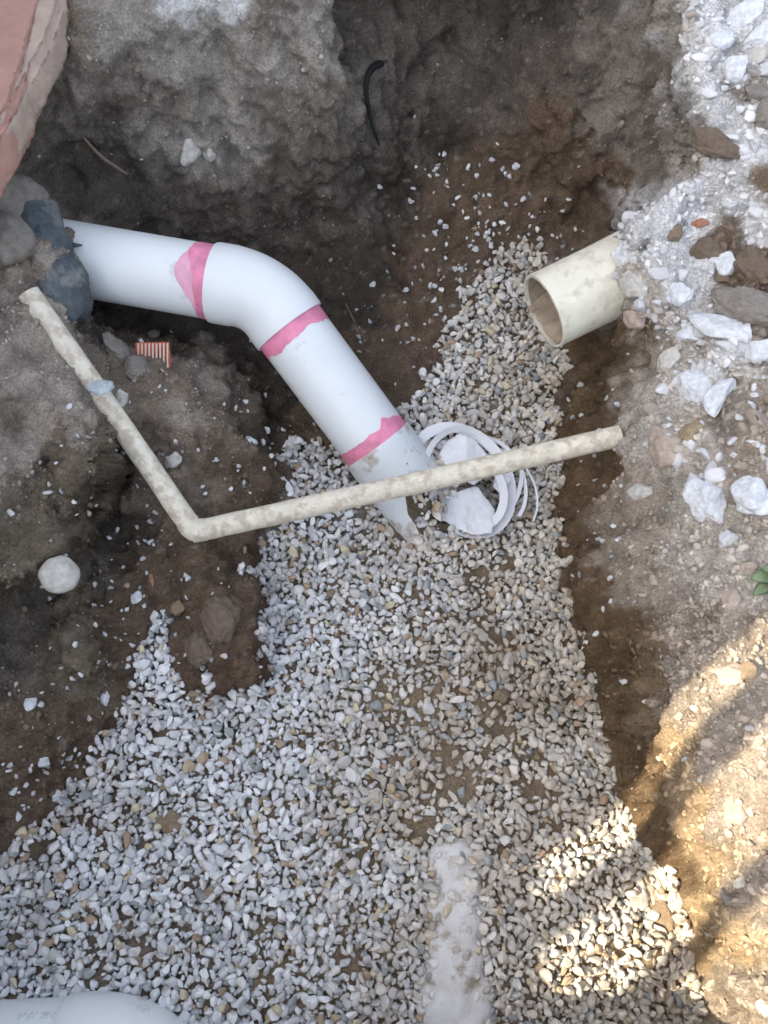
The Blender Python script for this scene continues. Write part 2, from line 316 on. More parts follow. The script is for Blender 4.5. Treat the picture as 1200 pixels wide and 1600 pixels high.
c('clay',(20,860),(60,820),(100,780),(40,900),(100,720),(130,740),(60,740),(100,1000),(120,1040),(90,960),(10,920),(160,700),(140,1060),(60,40))
c('clay',(640,740),(650,770),(655,730),(655,800))
c('tan',(1200,300),(1000,1000),(1010,1080))
c('dk',(0,980),(20,1040),(40,1020),(140,900),(30,960))
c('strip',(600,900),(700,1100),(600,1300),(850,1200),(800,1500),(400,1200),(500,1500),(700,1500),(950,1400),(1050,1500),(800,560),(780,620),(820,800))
c('grey',(300,1300),(100,1450),(300,1550),(450,1000),(500,800),(100,1600),(300,1200))
c('dust',(-300,300),(-400,1000),(600,-250),(100,-200),(1000,-250),(600,2000),(100,2000),(1300,2000),(1500,800),(1500,1500))
c('lg',(335,160),(375,210),(300,110),(420,110),(270,200))
CP = [(q if not (q[0] < 460 and q[1] > 330 and q[2:] == K['grey']) else (*q[:2], .215, .172, .132)) for q in CP]
CP = [(q if not (q[0] < 460 and q[1] > 330 and q[2:] == K['lg']) else (*q[:2], .33, .285, .24)) for q in CP]
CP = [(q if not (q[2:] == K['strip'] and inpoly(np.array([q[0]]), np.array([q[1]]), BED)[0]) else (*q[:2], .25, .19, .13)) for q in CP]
CP = np.array(CP)
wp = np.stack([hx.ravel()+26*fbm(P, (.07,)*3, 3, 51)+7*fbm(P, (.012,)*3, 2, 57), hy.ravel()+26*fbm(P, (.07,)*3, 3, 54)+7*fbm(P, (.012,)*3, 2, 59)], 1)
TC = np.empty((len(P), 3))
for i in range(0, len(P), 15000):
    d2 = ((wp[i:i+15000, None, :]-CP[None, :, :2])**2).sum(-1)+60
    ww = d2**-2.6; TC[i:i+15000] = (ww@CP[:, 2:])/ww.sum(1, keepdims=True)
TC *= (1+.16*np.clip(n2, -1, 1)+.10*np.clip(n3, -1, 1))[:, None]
# chalky flecks and dark grit
fl = fbm(P, (.011,)*3, 2, 71); k_ = np.clip((fl-.75)*4, 0, 1)*np.clip(1-bb.ravel(), 0, 1)
TC = TC*(1-.45*k_[:, None])+np.array([.34, .31, .28])*.45*k_[:, None]
TC = TC.clip(.01, .75); TCG = TC.reshape(G.shape)
ny, nx = hx.shape; idx = np.arange(ny*nx).reshape(ny, nx)
F = np.stack([idx[1:, :-1], idx[1:, 1:], idx[:-1, 1:], idx[:-1, :-1]], -1).reshape(-1, 4)
# skirt to the horizon
border = np.concatenate([idx[0, :], idx[1:, -1], idx[-1, -2::-1], idx[-2:0:-1, 0]])
V = [G.reshape(-1, 3)]; prev = border; base = G.reshape(-1, 3)[border].copy(); cen = np.array([.1, 0])
nb = len(border); SF = []; cnt = ny*nx; allc = [TC]
for r_ in (1.25, 2.0, 5, 15, 45):
    q = base.copy(); q[:, :2] = cen+(q[:, :2]-cen)*r_; q[:, 2] = .55+(q[:, 2]-.55)*(0 if r_ > 1.5 else .3)+.05*vnoise(q, (.8,)*3, 5)
    cur = np.arange(cnt, cnt+nb); V.append(q); allc.append(np.tile(np.array(K['dust']), (nb, 1)))
    SF.append(np.stack([prev, np.roll(prev, -1), np.roll(cur, -1), cur], -1)); prev = cur; cnt += nb
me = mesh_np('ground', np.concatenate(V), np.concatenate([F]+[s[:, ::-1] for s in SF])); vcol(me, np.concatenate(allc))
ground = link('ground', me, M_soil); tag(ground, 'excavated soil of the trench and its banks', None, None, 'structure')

def surf(px, py):                                    # point, normal, colour of the ground there
    p = bil(G, px, py, X0, Y0, ST); n = bil(NRM, px, py, X0, Y0, ST); cc = bil(TCG, px, py, X0, Y0, ST)
    return p, n/np.linalg.norm(n, axis=-1, keepdims=True), cc

# ------------------------------------------------------------------ stones
def proto(sub, cuts, seed, nz=.12):
    r = random.Random(seed); bm = bmesh.new(); bmesh.ops.create_icosphere(bm, subdivisions=sub, radius=1)
    pl = []
    for _ in range(cuts):
        v = Vector((r.gauss(0, 1), r.gauss(0, 1), r.gauss(0, 1))).normalized(); pl.append((v, r.uniform(.45, .86)))
    for v in bm.verts:
        d = v.co.copy()
        for n_, h in pl:
            k = d.dot(n_)
            if k > h: d -= n_*(k-h)*.99
        d *= 1+nz*mnoise.noise(d*1.7+Vector((seed*3.1, 0, 0))); v.co = d
    vs = np.array([v.co for v in bm.verts]); fs = np.array([[v.index for v in f.verts] for f in bm.faces]); bm.free()
    return vs/np.abs(vs).max(), fs
PR2 = [proto(3, 13, i, .10) for i in range(22)]; PR3 = [proto(3, 11, 40+i) for i in range(6)]; PR1 = [proto(2, 7, 80+i, .25) for i in range(8)]
def rotm(rg, n, tilt=1.0):
    q = rg.normal(size=(n, 4)); q /= np.linalg.norm(q, axis=1, keepdims=True)
    a, b, c_, d = q.T
    return np.stack([np.stack([1-2*(c_*c_+d*d), 2*(b*c_-a*d), 2*(b*d+a*c_)], -1), np.stack([2*(b*c_+a*d), 1-2*(b*b+d*d), 2*(c_*d-a*b)], -1), np.stack([2*(b*d-a*c_), 2*(c_*d+a*b), 1-2*(b*b+c_*c_)], -1)], 1)
def scatter(name, pos, rad, colr, protos, mat_, squash=(1.22, .9, .66), flat=None, smooth=True):
    n = len(pos); R = rotm(rng, n); which = rng.integers(0, len(protos), n)
    Vs, Fs, Cs = [], [], []; off = 0
    sc = np.array(squash)[None, :]*rng.uniform(.82, 1.2, (n, 3))
    for k, (pv, pf) in enumerate(protos):
        ii = np.where(which == k)[0]
        if not len(ii): continue
        v = pv[None]*(sc[ii]*rad[ii, None])[:, None, :]
        v = np.einsum('nij,nkj->nki', R[ii], v)
        if flat is not None: v[..., 2] *= flat
        v = v+pos[ii][:, None, :]
        Vs.append(v.reshape(-1, 3)); f = pf[None]+(off+np.arange(len(ii))*len(pv))[:, None, None]; Fs.append(f.reshape(-1, 3))
        Cs.append(np.repeat(colr[ii], len(pv), 0)); off += len(ii)*len(pv)
    me = mesh_np(name, np.concatenate(Vs), np.concatenate(Fs)); vcol(me, np.concatenate(Cs))
    return link(name, me, mat_, None, smooth)
def darts(n, x0, x1, y0, y1, rmin, accept):          # blue-noise points on the ground surface
    px = rng.uniform(x0, x1, n); py = rng.uniform(y0, y1, n); k = accept(px, py); px, py = px[k], py[k]
    p, _, _ = surf(px, py); cell = {}; keep = []
    for i in range(len(px)):
        c0 = tuple((p[i]//rmin).astype(int)); ok = True
        for a in (-1, 0, 1):
            for b in (-1, 0, 1):
                for e in (-1, 0, 1):
                    for j in cell.get((c0[0]+a, c0[1]+b, c0[2]+e), ()):
                        if ((p[i]-p[j])**2).sum() < rmin*rmin: ok = False; break
                    if not ok: break
                if not ok: break
            if not ok: break
        if ok: cell.setdefault(c0, []).append(i); keep.append(i)
    return px[keep], py[keep]
PATCH = [(640,748,24,30),(745,905,34,26),(790,880,30,22),(782,1086,17,16),(690,1235,60,30),(640,1290,38,22),(225,1475,28,20),(545,1505,26,26),(590,1100,14,16),(435,1020,10,16),(650,1080,14,14),(60,1330,36,26),(640,930,24,12),(150,1300,14,10),
         (835,1235,26,16),(455,1045,16,10),(240,1150,26,14),(700,820,22,12),(780,1140,20,12),(300,1380,14,10),(330,1500,12,10),(560,1340,12,14),(760,690,32,14),(690,1180,30,18),(870,1290,14,14),(620,1190,18,12)]
def density(px, py):
    p, _, _ = surf(px, py); d = np.ones(len(px))
    for x, y, a, b in PATCH: d = np.minimum(d, np.clip((((px-x)/a)**2+((py-y)/b)**2)*.9-.15, .12, 1))
    nn = fbm(p, (.07,)*3, 3, 91); sparse = np.exp(-((px-720)/150)**2-((py-1190)/210)**2)+.8*np.exp(-((px-620)/300)**2-((py-1500)/50)**2)*0
    d *= np.clip(1.18-.80*sparse+.75*nn, .16, 1); return d
def inbed(px, py, j=17):
    p, _, _ = surf(px, py)
    return inpoly(px+j*fbm(p, (.04,)*3, 2, 95), py+j*fbm(p, (.04,)*3, 2, 97), BED)
def not_buried_pipe(px, py):
    q = np.stack([px, py, px*0], 1)
    return ~((np.abs(px-706) < 25+13*fbm(q, (60.,)*3, 3, 111)+6*rng.normal(size=np.shape(py))) & (py > 1322+14*fbm(q, (30.,)*3, 2, 115)) & (fbm(q, (28.,)*3, 2, 118) < .75) & (rng.random(np.shape(px)) < .97))
def stone_cols(px, py):
    n = len(px); u = rng.random(n); w1 = np.clip((px-430)/420, 0, 1)+.25*rng.normal(size=n)
    a = np.array([.74, .755, .77]); b = np.array([.69, .645, .57])
    c_ = a[None]*(1-np.clip(w1, 0, 1)[:, None])+b[None]*np.clip(w1, 0, 1)[:, None]  # cool left and warm right light painted into the tint, plus tan dust
    c_ = c_*rng.uniform(.72, 1.12, (n, 1))
    gp, _, _ = surf(px, py); du = np.clip(.35*fbm(gp, (.10,)*3, 3, 101)+.55*np.exp(-((px-730)/150)**2-((py-1190)/230)**2)+.25*np.clip((px-600)/500, 0, 1)-.02, 0, .75)[:, None]
    c_ = c_*(1-du)+np.array([.36, .29, .215])*du
    c_[u < .04] = np.array([.42, .33, .23])*rng.uniform(.7, 1.2, ((u < .04).sum(), 1))
    c_[(u > .07) & (u < .13)] = np.array([.36, .38, .38])*rng.uniform(.8, 1.1, (((u > .07) & (u < .13)).sum(), 1))
    c_[(u > .13) & (u < .15)] = np.array([.60, .53, .38])
    c_[(u > .17) & (u < .178)] = np.array([.42, .30, .22])
    return c_.clip(.05, .80)
TIPX = [(560,700),(650,700),(640,770),(657,792),(656,846),(622,846),(596,800)]
def bedacc(px, py): return inbed(px, py) & ~inpoly(px, py, TIPX) & not_buried_pipe(px, py)
px, py = darts(90000, -160, 1130, 360, 1700, .0122, lambda a, b: bedacc(a, b) & (rng.random(len(a)) < density(a, b)**.8))
p, n_, _ = surf(px, py); r = rng.uniform(.0072, .0112, len(px))*rng.choice([1, 1, 1.1, 1.3, .72], len(px))
pos1 = p+n_*(r*.30)[:, None]; col1 = stone_cols(px, py)
qx, qy = darts(60000, -160, 1130, 360, 1700, .0136, lambda a, b: bedacc(a, b) & (rng.random(len(a)) < density(a, b)**3*.95))
p, n_, _ = surf(qx, qy); r2 = rng.uniform(.0072, .0112, len(qx))*rng.choice([1, 1, 1, 1.25, .8], len(qx))
pos2 = p+n_*(.0085+rng.uniform(0, .007, len(qx)))[:, None]; col2 = stone_cols(qx, qy)
print('gravel', len(px), len(qx), 'ground', len(P))
vx_, vy_ = darts(90000, -160, 1130, 360, 1700, .0085, lambda a, b: bedacc(a, b) & (rng.random(len(a)) < density(a, b)**1.5*.8))
p, n_, _ = surf(vx_, vy_); r3_ = rng.uniform(.0035, .0068, len(vx_)); pos3 = p+n_*rng.uniform(.003, .009, len(vx_))[:, None]; col3 = stone_cols(vx_, vy_)*.92
print('chips', len(vx_))
g = scatter('gravel', np.concatenate([pos1, pos2, pos3]), np.concatenate([r, r2, r3_]), np.concatenate([col1, col2, col3]), PR2, M_stone)
tag(g, 'pale crushed stone bedding covering the trench floor', None, None, 'stuff')
# loose pebbles thrown over the soil around the bed
SC = [((640,440,860,380,1.0),260),]
sx, sy = [], []
def spray(n, fx, fy):
    sx.extend(fx(n)); sy.extend(fy(n))
spray(150, lambda n: rng.normal(770, 75, n), lambda n: rng.normal(400, 60, n))
spray(60, lambda n: rng.normal(690, 45, n), lambda n: rng.normal(520, 60, n))
spray(45, lambda n: rng.normal(730, 90, n), lambda n: rng.normal(290, 40, n))
spray(130, lambda n: rng.normal(120, 90, n), lambda n: rng.normal(1230, 60, n))
spray(70, lambda n: rng.normal(250, 90, n), lambda n: rng.normal(1050, 50, n))
spray(60, lambda n: rng.normal(300, 110, n), lambda n: rng.normal(690, 90, n))
spray(60, lambda n: rng.normal(240, 100, n), lambda n: rng.normal(890, 70, n))
spray(30, lambda n: rng.normal(450, 20, n), lambda n: rng.normal(750, 60, n))
spray(60, lambda n: rng.normal(930, 45, n), lambda n: rng.uniform(600, 1300, n))
sx = np.array(sx); sy = np.array(sy); k_ = (sx > -60) & (sx < 1180) & ~inpoly(sx, sy, BED); sx, sy = sx[k_], sy[k_]
p, n_, _ = surf(sx, sy); r = rng.uniform(.003, .0085, len(sx)); r[sx < 400] *= .9
g = scatter('loose_pebbles', p+n_*(r*.35)[:, None], r, stone_cols(sx*.5, sy)*.92, PR2, M_stone)
tag(g, 'loose pale pebbles strewn over the dark soil', None, None, 'stuff')
# soil crumbs everywhere on the soil
cx_ = rng.uniform(-60, 1260, 42000); cy_ = rng.uniform(-40, 1640, 42000)
k_ = ~inpoly(cx_, cy_, BED); cx_, cy_ = cx_[k_], cy_[k_]
p, n_, cc = surf(cx_, cy_); dn = fbm(p, (.09,)*3, 3, 61); wall = (cy_ < 330) & (cx_ < 1050)
k_ = (rng.random(len(cx_)) < np.clip(.5+.7*dn, .05, 1)*np.where(wall, .35, 1)); cx_, cy_, p, n_, cc = cx_[k_], cy_[k_], p[k_], n_[k_], cc[k_]
r = .0016+.0035*rng.random(len(cx_))**3*1.0+.006*(rng.random(len(cx_)) > .97)*rng.random(len(cx_)); r[cx_ > 960] *= 1.25
colc = cc*rng.uniform(.75, 1.35, (len(cx_), 1)); wh = rng.random(len(cx_)) > .96; colc[wh] = np.array([.45, .42, .38])
g = scatter('soil_crumbs', p+n_*(r*.2)[:, None], r, colc.clip(.01, .7), PR1, M_stone, squash=(1, .85, .7)); tag(g, 'small clods and grit lying on the soil', None, None, 'stuff')
# chalk rubble on the right bank
RUB = [(1062,0),(1090,180),(1080,262),(985,345),(962,372),(985,520),(1030,560),(1010,640),(1010,700),(1100,760),(1230,720),(1230,-20)]
rx, ry = darts(9000, 950, 1240, -30, 780, .0135, lambda a, b: inpoly(a, b, RUB) & (rng.random(len(a)) < .62))
p, n_, cc = surf(rx, ry); r = rng.uniform(.0035, .013, len(rx))*rng.choice([.6, 1, 1, 1.4, 2.0], len(rx), p=[.3, .3, .2, .14, .06])
lum = cc.mean(1); colr = np.where((rng.random(len(rx)) < .60)[:, None], np.array([.60, .60, .61])*rng.uniform(.75, 1.1, (len(rx), 1)), cc*rng.uniform(.8, 1.2, (len(rx), 1)))
colr[lum < .25] = cc[lum < .25]*1.2
g = scatter('chalk_rubble', p-n_*(r*.15)[:, None], r, colr.clip(.02, .72), PR2, M_stone, flat=.8); tag(g, 'white chalky rubble spread over the right bank', None, None, 'stuff')
rx = rng.uniform(985, 1230, 800); ry = rng.uniform(760, 1640, 800); k_ = rx > 1000+np.clip((ry-1000)*.2, 0, 130); rx, ry = rx[k_], ry[k_]
p, n_, cc = surf(rx, ry); r = rng.uniform(.003, .009, len(rx)); g = scatter('bank_grit', p-n_*(r*.2)[:, None], r, (cc*rng.uniform(.85, 1.3, (len(rx), 1))).clip(.02, .6), PR2, M_stone); tag(g, 'sandy grit and small lumps on the sunlit bank', None, None, 'stuff')

# ------------------------------------------------------------------ single rocks and clods
WC = {'white': (.60, .62, .65), 'pale': (.50, .48, .44), 'tan': (.23, .175, .12), 'brown': (.15, .115, .088), 'grey': (.21, .19, .17), 'bluish': (.40, .46, .48), 'yellow': (.30, .235, .155), 'dark': (.07, .065, .06), 'reddish': (.34, .17, .11), 'pinkish': (.40, .33, .28)}
rock_m = {k: mat('rock_'+k, v, var=.2, vscale=24, bump=.7, bscale=90, fine=(110, .14), rough=.9) for k, v in WC.items()}
def rock(name, px, py, wpx, hpx, ang, colk, label, cat='stone', group=None, sink=.35, thick=.65, seed=None, z=None, cuts=12):
    seed = seed if seed is not None else int(px*3+py); bm = bmesh.new(); bmesh.ops.create_icosphere(bm, subdivisions=5 if wpx*hpx > 1500 else 4, radius=1); sink = sink+(.12 if cat == 'clod' and sink > .1 else 0)
    rr = random.Random(seed); pl = [(Vector((rr.gauss(0, 1), rr.gauss(0, 1), rr.gauss(0, .8))).normalized(), rr.uniform(.6 if cuts > 3 else .86, .88)) for _ in range(cuts)]
    p, n_, _ = surf(np.array([px]), np.array([py])); p = Vector(p[0]); n_ = Vector(n_[0])
    if z is not None: p = at(px, py, z); n_ = Vector((0, 0, 1))
    depth = (CAM[2]-p.z)/(-rays(px, py)[2]); s = depth/FPX
    vd = (p-Vector(CAM)).normalized(); n2 = (n_*.6-vd*.4).normalized()
    X = Vector((1, 0, 0)); X = (X-n2*X.dot(n2)).normalized(); Y = n2.cross(X)
    a = math.radians(ang); A = X*math.cos(a)+Y*math.sin(a); B = -X*math.sin(a)+Y*math.cos(a)
    ha, hb = wpx/2*s*1.1, hpx/2*s*1.1; hc = min(ha, hb)*thick
    for v in bm.verts:
        d = v.co.copy()
        for q, h in pl:
            k = d.dot(q)
            if k > h: d -= q*(k-h)*.9
        o = Vector((seed*1.7, seed*.3, 0)); 
        vo = mnoise.voronoi(d*2.3+o)[0]; k2 = 1.6 if cat == 'clod' else (.22 if cuts == 3 else .7)
        d *= 1+(.07 if cuts == 3 else .20)*mnoise.noise(d*1.6+o)+k2*(.09*(vo[1]-vo[0]-.35)+.05*mnoise.noise(d*5+o)+.035*mnoise.noise(d*13+o)+.018*mnoise.noise(d*28+o))
        v.co = A*d.x*ha+B*d.y*hb+n2*d.z*hc
    me = bpy.data.meshes.new(name); bm.to_mesh(me); bm.free()
    o = link(name, me, rock_m[colk]); o.location = p+n_*hc*(.5-sink); tag(o, label, cat, group); return o
rock('round_white_stone', 95, 900, 55, 54, 0, 'pale', 'round white stone, largest on the left, lying just below the clay lip', thick=.85, sink=.3, cuts=3, z=.255)
rock('flat_stone', 160, 607, 40, 25, 10, 'bluish', 'flat bluish stone lying across the thin pipe left of the trench', sink=0, z=.315)
rock('pale_stone', 189, 626, 22, 34, -10, 'pale', 'upright pale stone just right of the flat bluish stone')
rock('pale_stone', 273, 724, 27, 29, 0, 'pale', 'pale rounded stone on the soil mound above the thin pipe bend')
rock('pale_stone', 397, 688, 20, 13, 0, 'white', 'small white stone near the right edge of the soil mound')
rock('white_pebble', 214, 935, 18, 24, 0, 'white', 'white pebble on bare soil right of the large round white stone', 'pebble')
rock('white_pebble', 48, 1100, 20, 22, 0, 'white', 'white pebble alone at the far left below the clay bank', 'pebble')
rock('white_pebble', 162, 1090, 18, 26, 0, 'white', 'white pebble just left of the gravel tongue', 'pebble')
rock('white_pebble', 67, 1188, 18, 20, 0, 'white', 'white pebble low on the left soil slope just above the gravel', 'pebble')
rock('white_pebble', 93, 1243, 22, 20, 0, 'white', 'white pebble at the gravel edge on the left, below the others', 'pebble')
rock('terracotta_shard', 237, 905, 8, 26, 10, 'reddish', 'small orange terracotta sliver on soil below the pipe bend', 'shard', sink=.1)
rock('brown_stone', 270, 1281, 38, 34, 0, 'tan', 'brown stone resting on white gravel at the left', sink=-.3)
rock('brown_stone', 781, 1086, 26, 24, 0, 'tan', 'brown stone in the gravel right of the trench centre', sink=-.2)
rock('cream_stone', 331, 1396, 24, 22, 0, 'yellow', 'yellowish cream stone on gravel, lower left', sink=-.5)
rock('cream_stone', 553, 1210, 20, 30, 0, 'pale', 'cream oval stone on gravel near the trench centre', sink=-.6)
rock('cream_stone', 586, 1245, 24, 26, 0, 'pale', 'cream stone just right of the cream oval stone', sink=-.6)
rock('tan_clod', 282, 950, 26, 26, 0, 'tan', 'tan clod on the soil tongue between two arms of gravel', 'clod')
rock('brown_clod', 345, 965, 60, 80, 0, 'brown', 'large cracked brown clod on the soil tongue', 'clod', sink=.45)
rock('brown_clod', 312, 1010, 44, 60, 20, 'brown', 'brown clod left of and below the large cracked clod', 'clod', sink=.4)
rock('grey_clod', 180, 545, 60, 34, -20, 'grey', 'grey clod below the left end of the white drain pipe', 'clod', sink=.4)
rock('grey_clod', 215, 575, 44, 44, 0, 'grey', 'grey crumbly clod left of the striped shard', 'clod', sink=.4)
rock('white_block', 1105, 783, 56, 78, 12, 'white', 'white stone block on the right bank, left one of a pair', sink=.2)
rock('white_block', 1180, 786, 66, 60, -35, 'white', 'white stone block at the right edge, right one of a pair', sink=.2)
rock('white_block', 1134, 840, 34, 34, 0, 'white', 'small white stone below the pair of white blocks', sink=.2)
rock('white_slab', 1128, 512, 112, 44, -38, 'white', 'long white slab slanting across the right bank under the grey clod', sink=.3)
rock('white_slab', 1188, 545, 60, 50, -20, 'white', 'white slab at the right edge just below the long slanting slab', sink=.3)
rock('white_slab', 1124, 622, 36, 78, -35, 'white', 'narrow white slab standing on edge mid right bank', sink=.3)
rock('white_lump', 1090, 600, 60, 50, 0, 'white', 'white lump left of the narrow standing slab', sink=.35)
rock('white_lump', 1040, 560, 50, 40, 0, 'pale', 'pale lump at the bank edge below the cream pipe', sink=.35)
rock('white_lump', 1040, 700, 74, 60, -20, 'pinkish', 'pale flattened lump right of the thin pipe end', sink=.45)
rock('white_lump', 1000, 768, 34, 30, 0, 'pale', 'pale lump just below the thin pipe end on the bank', sink=.4)
rock('yellow_clod', 1080, 678, 50, 44, 0, 'yellow', 'yellowish clod on the right bank above the pale flattened lump', 'clod', sink=.3)
rock('grey_clod', 1160, 480, 130, 66, -38, 'grey', 'long grey clod above the long white slab', 'clod', sink=.6, thick=.55)
rock('brown_clod', 1178, 415, 80, 56, -25, 'brown', 'brown clod at the right edge above the long grey clod', 'clod', sink=.3)
rock('brown_clod', 1110, 392, 60, 44, 10, 'brown', 'rounded brown clod set in white rubble left of the right edge', 'clod', sink=.4)
rock('white_point', 1135, 412, 34, 36, 30, 'white', 'pointed white stone between two brown clods', sink=.2)
rock('pale_lump', 990, 392, 46, 40, 20, 'white', 'pale lump lying on the top of the old cream pipe where it enters the bank', sink=.4)
rock('pale_lump', 992, 448, 44, 50, 0, 'pale', 'dusty pale lump against the middle of the buried cream pipe end', sink=.4)
rock('pale_lump', 985, 505, 36, 34, 0, 'pinkish', 'dusty lump under the buried cream pipe end', sink=.4)
rock('white_lump', 1075, 510, 60, 46, 10, 'white', 'white lump left of the long slanting white slab', sink=.4)
rock('white_lump', 1060, 455, 44, 36, 0, 'white', 'white lump above the left end of the long slanting slab', sink=.4)
rock('tan_stone', 1042, 367, 28, 28, 0, 'tan', 'small olive tan stone alone in the white rubble near the cream pipe', sink=.3)
rock('reddish_stone', 1094, 350, 26, 16, 10, 'reddish', 'small reddish stone in the white rubble at the upper right', sink=.3)
rock('white_boulder', 1160, 30, 80, 44, 20, 'white', 'large white boulder in the top right corner', sink=.4)
rock('white_boulder', 1190, 62, 60, 36, 35, 'white', 'slanting white boulder under the top right corner boulder', sink=.3)
rock('white_boulder', 1120, 68, 46, 30, 0, 'white', 'white boulder left of the slanting boulder at the upper right', sink=.3)
rock('white_boulder', 1142, 116, 44, 40, 0, 'white', 'round white boulder on the upper right shoulder of the bank', sink=.3)
rock('white_boulder', 1180, 95, 40, 22, 30, 'pale', 'small pale boulder between the round boulder and the right edge', sink=.3)
rock('grey_stone', 1196, 185, 44, 50, 0, 'grey', 'grey brown stone at the right edge on the white shoulder', sink=.2)
rock('grey_stone', 1185, 150, 60, 24, -10, 'grey', 'flat grey stone just above the grey brown stone', sink=.3)
rock('brown_clod', 1110, 225, 90, 34, -22, 'brown', 'dark brown clod wedged under the white shoulder at the upper right', 'clod', sink=.4)
rock('pale_boulder', 1142, 1056, 56, 36, -10, 'pinkish', 'pale rock in the upper band of sunlight on the right bank', sink=.3)
rock('pale_boulder', 1172, 1052, 36, 30, 40, 'tan', 'tan rock right of the pale rock in the upper sunlight band', sink=.3)
rock('flat_chip', 1086, 1106, 16, 9, -10, 'pale', 'tiny pale chip on the bank between sunlight and shadow', 'chip', sink=.1)
rock('sandy_clod', 1040, 1425, 62, 50, -8, 'tan', 'sunlit sandy clod at the right edge of the gravel', 'clod', sink=-.1, seed=5)
rock('pale_rock', 992, 1408, 36, 28, 10, 'pale', 'sunlit pale rock left of the sandy clod', sink=-.3)
rock('pale_rock', 1070, 1404, 22, 34, 0, 'pale', 'sunlit pale rock right of the sandy clod', sink=-.1)
rock('pale_rock', 1012, 1392, 24, 26, 30, 'pinkish', 'small pinkish rock above the sandy clod', sink=-.2)
rock('bank_stone', 1160, 1262, 38, 46, 0, 'pinkish', 'pale lump in the wide sunlight band at the right', sink=.65, thick=.4)
rock('bank_stone', 1178, 1374, 40, 20, -5, 'pale', 'flat pale stone in shade at the right edge below the sunlight band', sink=.4)
rock('bank_stone', 1155, 1402, 20, 24, 10, 'grey', 'small grey stone left of the flat pale stone at right', sink=.3)
rock('bank_stone', 1190, 1570, 40, 40, 0, 'pale', 'pale stone in the bottom right corner', sink=.4)
rock('bank_stone', 1150, 944, 30, 38, 0, 'pinkish', 'rounded pinkish stone below the green leaves', sink=.3)
rock('bank_stone', 1172, 893, 24, 22, 0, 'pinkish', 'rounded stone just left of the green leaves', sink=.3)
rock('wall_chalk', 298, 240, 34, 44, 0, 'pale', 'chalky lump set in the far soil wall above the white pipe', sink=.55)
rock('wall_chalk', 326, 244, 24, 26, 0, 'pale', 'second chalky lump to the right in the far soil wall', sink=.55)

# grey rock over the left end of the drain pipe
def lump(name, ctrl, r, m, label, cat, seed=1, sub=5, parent=None):
    """one rock grown round a chain of (point, radius)"""
    bm = bmesh.new(); bmesh.ops.create_icosphere(bm, subdivisions=sub, radius=1)
    cen = sum((q for q, _ in ctrl), Vector())/len(ctrl); o_ = Vector((seed*5.3, seed, 0))
    for v in bm.verts:
        d = v.co.normalized(); best = 0
        for q, rad in ctrl:                          # farthest hit on the union of spheres along d
            oc = cen-q; b = oc.dot(d); c_ = oc.dot(oc)-rad*rad; disc = b*b-c_
            if disc > 0: best = max(best, -b+math.sqrt(disc))
        best = max(best, .012)
        v.co = d*best
    for _ in range(5): bmesh.ops.smooth_vert(bm, verts=bm.verts, factor=.5, use_axis_x=True, use_axis_y=True, use_axis_z=True)
    for v in bm.verts:
        d = v.co; vo = mnoise.voronoi(d*32+o_)[0]; v.co = d*(1+.13*(vo[1]-vo[0]-.3)+.10*mnoise.noise(d*14+o_)+.06*mnoise.noise(d*40+o_)+.04*mnoise.noise(d*110+o_))
    me = bpy.data.meshes.new(name); bm.to_mesh(me); bm.free(); o = link(name, me, m, parent); o.location = cen
    if label: tag(o, label, cat)
    return o
lump('grey_rock', [(at(66,395,.36),.062),(at(92,440,.345),.056),(at(108,478,.315),.046),(at(50,345,.38),.06)], 0, M_rockg, 'dark grey blue rock leaning over the left end of the white drain pipe', 'rock', 3)
lump('bank_rock', [(at(-10,320,.42),.07),(at(35,312,.41),.048),(at(10,380,.42),.055)], 0, rock_m['grey'], 'weathered grey brown rock at the left edge above the dark grey rock', 'rock', 8)

# ------------------------------------------------------------------ pipes
def tube_mesh(name, path, rads, seg=48, thick=0, capends=True, wob=0, seed=0):
    bm = bmesh.new(); n = len(path); T = [((path[min(i+1, n-1)]-path[max(i-1, 0)]).normalized()) for i in range(n)]
    up = Vector((0, 0, 1)); U = (up-T[0]*up.dot(T[0])).normalized(); rings = []
    def ring(c0, Ux, W, r_, i):
        vs = []
        for k in range(seg):
            a = 2*math.pi*k/seg; rr = r_
            p_ = c0+(Ux*math.cos(a)+W*math.sin(a))*rr
            if wob: p_ += (p_-c0).normalized()*wob*mnoise.noise(p_*35+Vector((seed, 0, 0)))
            vs.append(bm.verts.new(p_))
        return vs
    frames = []
    for i in range(n):
        U = (U-T[i]*U.dot(T[i])).normalized(); W = T[i].cross(U); frames.append((U.copy(), W)); rings.append(ring(path[i], U, W, rads[i], i))
    for a, b in zip(rings[:-1], rings[1:]):
        for k in range(seg): bm.faces.new((a[k], a[(k+1) % seg], b[(k+1) % seg], b[k]))
    if thick:
        inner = [ring(path[i], frames[i][0], frames[i][1], rads[i]-thick, i) for i in range(n)]
        for a, b in zip(inner[:-1], inner[1:]):
            for k in range(seg): bm.faces.new((a[k], b[k], b[(k+1) % seg], a[(k+1) % seg]))
        for a, b, fl_ in ((rings[0], inner[0], 1), (rings[-1], inner[-1], 0)):
            for k in range(seg):
                q = (a[k], b[k], b[(k+1) % seg], a[(k+1) % seg]); bm.faces.new(q if fl_ else q[::-1])
    elif capends:
        bm.faces.new(rings[0][::-1]); bm.faces.new(rings[-1])
    me = bpy.data.meshes.new(name); bm.to_mesh(me); bm.free(); return me
def autosmooth(o, ang=40):
    me = o.data; me.polygons.foreach_set('use_smooth', np.ones(len(me.polygons), bool))
    bm = bmesh.new(); bm.from_mesh(me)
    for e in bm.edges:
        if len(e.link_faces) == 2 and e.calc_face_angle(0) > math.radians(ang): e.smooth = False
    bm.to_mesh(me); bm.free()
